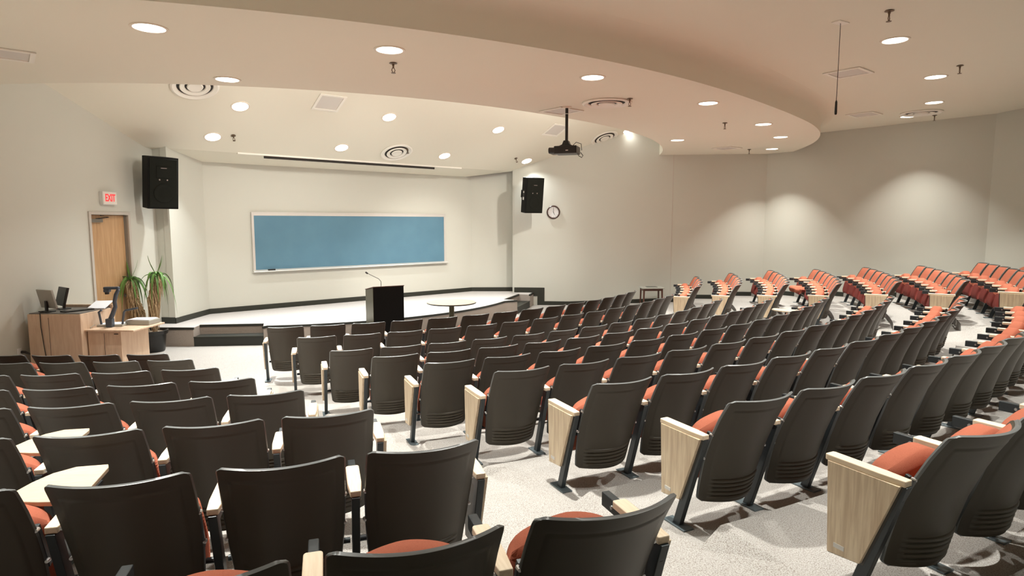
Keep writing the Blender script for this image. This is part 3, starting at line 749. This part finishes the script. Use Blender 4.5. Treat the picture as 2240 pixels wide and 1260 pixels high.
# ------------------------------------------------------------------ lectern, round table, side table
r = empty('lectern', (-2.37, 11.40, -2.30), radians(31))
MB().prism([(-.22, 0), (.22, 0), (.22, 1.05), (-.22, 1.13)], -.29, .29, 'x').obj('body', CABIN, r, bevel=.004)
MB().prism([(-.215, .01), (.215, .01), (.215, 1.045), (-.215, 1.12)], -.297, -.289, 'x').obj('side_panel', OLIVE, r)
MB().prism([(-.225, 1.13), (.23, 1.05), (.23, 1.065), (-.225, 1.145)], -.30, .30, 'x').obj('top', DARKW, r, bevel=.003)
MB().tube([(-.02, .14, 1.07), (-.02, .14, 1.20), (-.06, .15, 1.25), (-.17, .18, 1.31), (-.26, .20, 1.36)], .005, 8).obj('gooseneck', BLACK, r, smooth=True)
MB().tube([(-.25, .198, 1.353), (-.29, .208, 1.38)], [.016, .015], 12).obj('microphone', BLACK, r, smooth=True)
tag(r, 'black lectern with gooseneck microphone in front of the stage', 'lectern')
r = empty('round_table', (-1.19, 12.04, -2.30))
MB().lathe([(.001, .715), (.47, .715), (.485, .722), (.485, .735), (.001, .735)], 64).obj('edge_band', BLACK, r, smooth=True)
MB().lathe([(.001, .7352), (.48, .7352), (.476, .742), (.001, .742)], 64).obj('tabletop', RTOP, r, smooth=True)
MB().tube([(0, 0, .03), (0, 0, .716)], .052, 24).obj('pedestal', OLIVE, r, smooth=True)
MB().lathe([(.001, 0), (.28, 0), (.28, .012), (.06, .04), (.001, .04)], 40).obj('base', BLACK, r, smooth=True)
tag(r, 'round pale-topped pedestal table in front of the stage', 'table')
zf = floor_at(6.6, 3.2)
r = empty('side_table', (3.72, 16.35, -2.26), radians(3))
MB().box(-.30, .30, -.22, .22, .52, .55).obj('tabletop', TABT, r, bevel=.006)
MB().box(-.26, .26, -.18, .18, .46, .52).obj('apron', DARKW, r)
for sx in (-1, 1):
    for sy in (-1, 1):
        MB().tube([(sx*.24, sy*.16, .50), (sx*.25, sy*.18, 0)], [.026, .018], 8).obj('leg', DARKW, r, smooth=True)
MB().box(-.14, .14, -.10, .10, .551, .558).obj('inlay', mat('table_inlay', (.12, .13, .11, 1), .4), r)
tag(r, 'small dark wooden table with grey top by the right wall', 'table')
# outlet plate in the stage front
q = pol(5.69, PHIM-.47); r = empty('stage_outlet', (q.x, q.y, -2.10), PHIM-.47)
MB().box(-.04, .04, -.018, -.004, -.06, .06).obj('cover_plate', WHITE, r, bevel=.003)
tag(r, 'small pale outlet plate in the stage front, left of the lectern', 'outlet')

# ------------------------------------------------------------------ auditorium seat
def lerp_tab(z, tab):
    zs = [t[0] for t in tab]; ys = [t[1] for t in tab]; return interp(z, zs, ys)
YT = [(.16, .252), (.25, .232), (.36, .202), (.47, .168), (.59, .12), (.70, .066), (.81, 0)]
WT = [(.16, .205), (.25, .215), (.40, .228), (.55, .2345), (.81, .2345)]
BU = [(.16, .100), (.5, .085), (.81, .078)]
def back_pt(t, z, off=0):
    w = lerp_tab(z, WT); y = lerp_tab(z, YT)
    e = max(abs(t), 0)
    x = t*w
    b = lerp_tab(z, BU)
    return Vector((x, y-b*(1-t*t)+off, z))
def shell_mesh():
    nc = 28
    zs = []
    z = .16
    rows = [.16, .168, .176]+[.176+.132*k/30 for k in range(1, 31)]+[.33+.045*k for k in range(0, 10)]+[.745, .751, .757, .77, .785, .796, .804, .808, .81]
    rows = sorted(set(round(q, 4) for q in rows))
    back = []; frontv = []
    ts = [-1, -.985, -.96, -.90, -.86, -.845, -.83]+[-.78+1.56*k/18 for k in range(19)]+[.83, .845, .86, .90, .96, .985, 1]
    nc = len(ts)-1
    vs = []; R_ = len(rows); 
    def corner(t, z):
        # rounded top and bottom corners
        w = lerp_tab(z, WT); rr = .024
        x = abs(t)*w
        for (zc, s) in ((.81-rr, 1), (.16+rr, -1)):
            if (z-zc)*s > 0:
                lim = w-rr+sqrt(max(rr*rr-(z-zc)**2, 0)); x = min(x, lim)
        return x*(1 if t >= 0 else -1)
    def disp(t, z):
        o = 0
        if .176 < z < .308 and abs(t) < .84:
            ph = (z-.176)/.132*5
            o = -.0095*abs(sin(pi*ph))**.5 if abs(t) < .83 else 0
        if abs(t) < .85 and z > .745 and z < .752: o = .0015
        if .845 < abs(t) < .85: o = .0015
        if abs(t) < .845 and .31 < z < .748: o = -.0022
        if abs(t) >= .96 or z > .80: o += 0
        return o
    for z in rows:
        for t in ts:
            x_ = corner(t, z); p = back_pt(x_/lerp_tab(z, WT), z); p.x = x_; p.y += disp(t, z); vs.append(p)
    o = len(vs)
    th = .021
    for z in rows:
        for t in ts:
            x_ = corner(t, z); p = back_pt(x_/lerp_tab(z, WT), z, th); p.x = x_*.985; p.z = p.z-.003*(z > .80)+.003*(z < .17); vs.append(p)
    fs = []
    n1 = nc+1
    for i in range(R_-1):
        for k in range(nc):
            q = i*n1+k; fs.append((q, q+1, q+n1+1, q+n1)); fs.append((o+q, o+q+n1, o+q+n1+1, o+q+1))
    per = [(0, k) for k in range(n1)]+[(i, nc) for i in range(1, R_)]+[(R_-1, k) for k in range(nc-1, -1, -1)]+[(i, 0) for i in range(R_-2, 0, -1)]
    m0 = len(vs); cx, cz_ = 0, .49
    for (i, k) in per:
        a_ = vs[i*n1+k]; b_ = vs[o+i*n1+k]; mid = (a_+b_)/2
        out = Vector((0, 0, 0))
        if k == 0: out.x -= .006
        if k == nc: out.x += .006
        if i == 0: out.z -= .006
        if i == R_-1: out.z += .006
        vs.append(mid+out)
    L = len(per)
    for j in range(L):
        i, k = per[j]; i2, k2 = per[(j+1) % L]
        a_, b_ = i*n1+k, i2*n1+k2
        fs.append((a_, m0+j, m0+(j+1) % L, b_)); fs.append((m0+j, o+a_, o+b_, m0+(j+1) % L))
    mb = MB(); mb.add(vs, fs)
    me = mb.mesh('backrest', SHELL, 'all'); me.set_sharp_from_angle(angle=radians(60)); me.materials.append(RIM_GLINT)
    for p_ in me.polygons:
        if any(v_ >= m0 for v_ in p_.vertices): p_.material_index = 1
    return me
def cushion_back_mesh():
    nt_, nz = 16, 16; vs = []; fs = []
    z0, z1 = .36, .795
    for s in (0, 1):
        for i in range(nz+1):
            v = -1+2*i/nz; z = (z0+z1)/2+(z1-z0)/2*v
            for k in range(nt_+1):
                u = -1+2*k/nt_
                f = (max(0, 1-abs(u)**6)**.5)*(max(0, 1-abs(v)**6)**.5)
                vs.append(back_pt(u*.94, z, .016+(.004+.034*f if s else -.002)))
    n1 = nt_+1; o = n1*(nz+1)
    for i in range(nz):
        for k in range(nt_):
            q = i*n1+k; fs.append((q, q+n1, q+n1+1, q+1)); fs.append((o+q, o+q+1, o+q+n1+1, o+q+n1))
    per = [(0, k) for k in range(n1)]+[(i, nt_) for i in range(1, nz+1)]+[(nz, k) for k in range(nt_-1, -1, -1)]+[(i, 0) for i in range(nz-1, 0, -1)]
    for j in range(len(per)):
        a_ = per[j][0]*n1+per[j][1]; q = per[(j+1) % len(per)]; b_ = q[0]*n1+q[1]; fs.append((a_, b_, o+b_, o+a_))
    return MB().add(vs, fs).mesh('back_cushion', FABRIC, 'all')
def seat_mesh(folded=True):
    # a domed slab: u across, v from hinge (0) to front edge (1), thickness both ways
    nu, nv = 20, 20; vs = []; fs = []
    for s in (-1, 1):
        for i in range(nv+1):
            v = i/nv
            for k in range(nu+1):
                u = -1+2*k/nu
                hw = .207+.012*sin(pi*v)
                L = .355+.088*(1-abs(u)**1.7)
                f = (max(0, 1-abs(u)**7)**.5)*(max(0, 1-abs(2*v-1)**5)**.5)
                th = (.045 if s > 0 else (.045+.055*v))*f
                x = u*hw; y = v*L; z = s*th+(.012*(1-u*u) if s > 0 else 0)
                vs.append(Vector((x, y, z)))
    n1 = nu+1; o = n1*(nv+1)
    for i in range(nv):
        for k in range(nu):
            q = i*n1+k; fs.append((q, q+n1, q+n1+1, q+1)); fs.append((o+q, o+q+1, o+q+n1+1, o+q+n1))
    per = [(0, k) for k in range(n1)]+[(i, nu) for i in range(1, nv+1)]+[(nv, k) for k in range(nu-1, -1, -1)]+[(i, 0) for i in range(nv-1, 0, -1)]
    for j in range(len(per)):
        a_ = per[j][0]*n1+per[j][1]; q = per[(j+1) % len(per)]; b_ = q[0]*n1+q[1]; fs.append((a_, b_, o+b_, o+a_))
    if folded:
        R_ = Matrix.Translation((0, .395, .235)) @ Matrix.Rotation(radians(111), 4, 'X')
    else:
        R_ = Matrix.Translation((0, .24, .40)) @ Matrix.Rotation(radians(4), 4, 'X')
    vs = [R_ @ v for v in vs]
    mb = MB(); mb.add(vs, fs); me = mb.mesh('seat', FABRIC, 'all'); me.materials.append(UNDER)
    for p_ in me.polygons:
        if all(v_ < o and (v_//n1)/nv < .60 for v_ in p_.vertices): p_.material_index = 1
    return me
ME = {}
ME['backrest'] = shell_mesh(); ME['back_cushion'] = cushion_back_mesh()
ME['seat'] = seat_mesh(); ME['seat_down'] = seat_mesh(False)
def pad(y0, y1):
    pts = [(-.030, y1-.01), (-.024, y1), (.024, y1), (.030, y1-.01), (.030, y0+.10), (.022, y0), (-.022, y0), (-.030, y0+.10)]
    return MB().prism(pts, .570, .597)
ME['pad_mid'] = pad(.13, .425).mesh('armrest', MAPLE, bevel=.004)
ME['pad_end'] = pad(.125, .475).mesh('armrest', MAPLE, bevel=.004)
ME['bracket'] = MB().box(-.017, .017, .355, .525, .532, .588).box(-.006, .006, .15, .36, .50, .57).mesh('armrest_bracket', STEEL, bevel=.004)
ME['bolt'] = MB().lathe([(.001, 0), (.009, 0), (.008, .006), (.001, .007)], 10, M=Matrix.Translation((-.017, .44, .56)) @ Matrix.Rotation(-pi/2, 4, 'Y')).mesh('bolt', BOLT, True)
mb = MB().prism([(.12, .57), (.175, .57), (.355, .0), (.300, .0)], -.017, .017, 'x')
mb.prism([(.14, .50), (.14, .57), (.40, .57), (.38, .53)], -.008, .008, 'x')
ME['leg'] = mb.mesh('leg', STEEL, bevel=.003)
ME['foot_plate'] = MB().box(-.038, .038, .235, .415, 0, .010).mesh('foot_plate', PLATE, bevel=.002)
def endpanel(s):
    P = [(.455, .572), (.140, .572), (.285, .175), (.435, .160)]
    return MB().prism(P, s*.018, s*.036, 'x')
def endcore(s):
    P = [(.465, .575), (.130, .575), (.278, .166), (.442, .148)]
    return MB().prism(P, s*.006, s*.018, 'x')
for s in (-1, 1):
    k = 'L' if s < 0 else 'R'
    ME['panel'+k] = endpanel(s).mesh('end_panel', LAM, bevel=.001); ME['core'+k] = endcore(s).mesh('panel_backing', EDGE)
    ME['label'+k] = MB().box(min(s*.036, s*.038), max(s*.036, s*.038), .355, .405, .195, .215).mesh('number_sticker', STICK)
for s_, key in ((-1, 'railL'), (1, 'railR')):
    x = s_*.222
    mb = MB().prism([(.150, .595), (.170, .600), (.235, .41), (.215, .40)], x-.008, x+.008, 'x')
    me_ = mb.mesh('back_bracket', STEEL, bevel=.002); nf = len(me_.polygons)
    bolts = MB()
    for (y, z) in ((.128, .592), (.185, .44)):
        bolts.lathe([(.001, 0), (.008, 0), (.007, .020), (.001, .021)], 8, M=Matrix.Translation((s_*.236, y+.012, z)) @ Matrix.Rotation(pi/2, 4, 'X'))
    bm = bmesh.new(); bm.from_mesh(me_); tmp = bolts.mesh('tmp', BOLT); bm.from_mesh(tmp); bm.faces.ensure_lookup_table()
    for f_ in bm.faces[nf:]: f_.material_index = 1
    bm.to_mesh(me_); bm.free(); me_.materials.append(BOLT); bpy.data.meshes.remove(tmp); ME[key] = me_
ME['hinge'] = MB().tube([(-.26, .36, .265), (.26, .36, .265)], .014, 10).mesh('hinge_bar', STEEL, True)
tabpts = [(.01, .37), (.01, .46), (.03, .55), (.07, .64), (.14, .70), (.27, .70), (.285, .66), (.30, .40), (.30, .30), (.14, .33)]
ME['tablet'] = MB().prism(tabpts, .600, .620).mesh('tablet', TABLET, bevel=.003)
ME['tablet_hinge'] = MB().box(.262, .298, .36, .56, .585, .60).mesh('tablet_hinge', STEEL)

def make_seat(left_arm=False, right_arm=True, left_panel=False, right_panel=False, down=False, tablet=False):
    r = empty('auditorium_seat', (0, 0, 0))
    b = link('backrest', ME['backrest'], r)
    link('back_cushion', ME['back_cushion'], b); link('back_bracket', ME['railL'], b); link('back_bracket', ME['railR'], b)
    link('seat', ME['seat_down' if down else 'seat'], r); link('hinge_bar', ME['hinge'], r)
    def side(x, end, panel, k):
        l = link('leg', ME['leg'], r, (x, 0, 0)); link('foot_plate', ME['foot_plate'], l)
        a = link('armrest', ME['pad_end' if end else 'pad_mid'], r, (x, 0, 0))
        if not end:
            g = link('armrest_bracket', ME['bracket'], a); link('bolt', ME['bolt'], a)
        if panel:
            q = link('end_panel', ME['panel'+k], r, (x, 0, 0)); link('panel_backing', ME['core'+k], q); link('number_sticker', ME['label'+k], q)
    if right_arm: side(S/2, False, right_panel, 'R')
    if left_arm: side(-S/2, True, left_panel, 'L')
    if tablet:
        t_ = link('tablet', ME['tablet'], r); link('tablet_hinge', ME['tablet_hinge'], t_)
    return r
PROTO = {}
def seat(kind):
    if kind not in PROTO: PROTO[kind] = make_seat(**dict(kind)); return PROTO[kind]
    return copy_tree(PROTO[kind])
ORD = ['zeroth', 'first', 'second', 'third', 'fourth', 'fifth', 'sixth', 'seventh', 'eighth', 'ninth', 'tenth', 'eleventh', 'twelfth', 'thirteenth', 'fourteenth']
F, PITCH = 1348.0, .106
def project(p):
    y = p.y*cos(PITCH)-p.z*sin(PITCH); z = p.z*cos(PITCH)+p.y*sin(PITCH)
    if y < .15: return None
    return (1120+F*p.x/y, 630-F*z/y)
def visible(pos, a, z):
    for x in (-.3, .3):
        for (y, zz) in ((0, .81), (.3, 0), (.5, .6), (.25, .16)):
            t = Vector((cos(a), sin(a))); nn = Vector((-sin(a), cos(a)))
            q = pos+t*x+nn*y
            if hypot(q.x, q.y) < .25: return False
            s = project(Vector((q.x, q.y, z+zz)))
            if s and -25 < s[0] < 2265 and -20 < s[1] < 1285: return True
    return False
def place(kind, pos, a, ztop, label, group):
    z = ztop-HT
    if not visible(pos, a, z): return None
    o = seat(tuple(sorted(kind.items())))
    o.location = (pos.x, pos.y, z); o.rotation_euler = (0, 0, a)
    return tag(o, label, 'seat', group)
# centre block
for ri, (r_, zt, ph) in enumerate(CR):
    for i in range(14):
        a = ph+i*S/r_
        kind = {}
        if i == 0: kind = dict(left_arm=True, left_panel=True)
        if i == 13: kind = dict(right_panel=True)
        if ri == 4 and i == 12: kind = dict(tablet=True)
        place(kind, pol(r_, a), a, zt, 'dark seat, %s from left aisle, %s row from the stage, centre block' % (ORD[i+1], ORD[ri+1])
              + (', writing tablet open' if kind.get('tablet') else ''), 'folding seats of the centre block')
# left block (counted from the aisle)
for ri, (r_, zt, ph) in enumerate(LR):
    for i in range(6):
        a = ph-i*S/r_
        kind = {}
        if i == 0: kind = dict(right_panel=True)
        if i == 5: kind = dict(left_arm=True)
        if ri in (5, 6) and i == 3: kind = dict(tablet=True)
        place(kind, pol(r_, a), a, zt, 'dark seat, %s from the aisle, %s row from the stage, left block' % (ORD[i+1], ORD[ri+1])
              + (', writing tablet open' if kind.get('tablet') else ''), 'folding seats of the left block')
# right block, seen from its orange front
for ri, (r_, zt, ph, n_) in enumerate(QR):
    for i in range(n_):
        a = ph+(W_ := (.469/2)/r_)+i*S/r_
        kind = {}
        if i == 0: kind = dict(left_arm=True, left_panel=True)
        dn = (ri == 3 and i == 5)
        if dn: kind = dict(down=True)
        place(kind, pol(r_, a), a, zt, 'orange seat, %s from the aisle, %s row from stage, right block' % (ORD[i+1], ORD[ri+1])
              + (', seat folded down' if dn else ''), 'folding seats of the right block')

# ------------------------------------------------------------------ raise everything so the stage-front floor is z = 0
for o in list(COL.objects):
    if o.parent is None: o.location.z += ZO

# ------------------------------------------------------------------ world, camera, view
w = bpy.data.worlds.new('World'); scn.world = w; w.use_nodes = True
w.node_tree.nodes['Background'].inputs[0].default_value = (1, .9, .78, 1); w.node_tree.nodes['Background'].inputs[1].default_value = .02
cam = bpy.data.cameras.new('Camera'); co = bpy.data.objects.new('Camera', cam); COL.objects.link(co)
cam.sensor_fit = 'HORIZONTAL'; cam.sensor_width = 36; cam.lens = F/2240*36; cam.clip_start = .05; cam.clip_end = 80
co.location = (0, 0, ZO); co.rotation_euler = (pi/2-PITCH, 0, 0)
scn.camera = co
scn.view_settings.view_transform = 'Standard'; scn.view_settings.look = 'None'; scn.view_settings.gamma = 1
scn.view_settings.use_curve_mapping = False
scn.view_settings.exposure = -0.32
for m_ in (RED, LENS): m_.cycles.emission_sampling = 'NONE'
cy = scn.cycles
cy.max_bounces = 6; cy.diffuse_bounces = 4; cy.glossy_bounces = 2; cy.transmission_bounces = 2; cy.sample_clamp_indirect = 4
cy.use_denoising = True; cy.caustics_reflective = False; cy.caustics_refractive = False
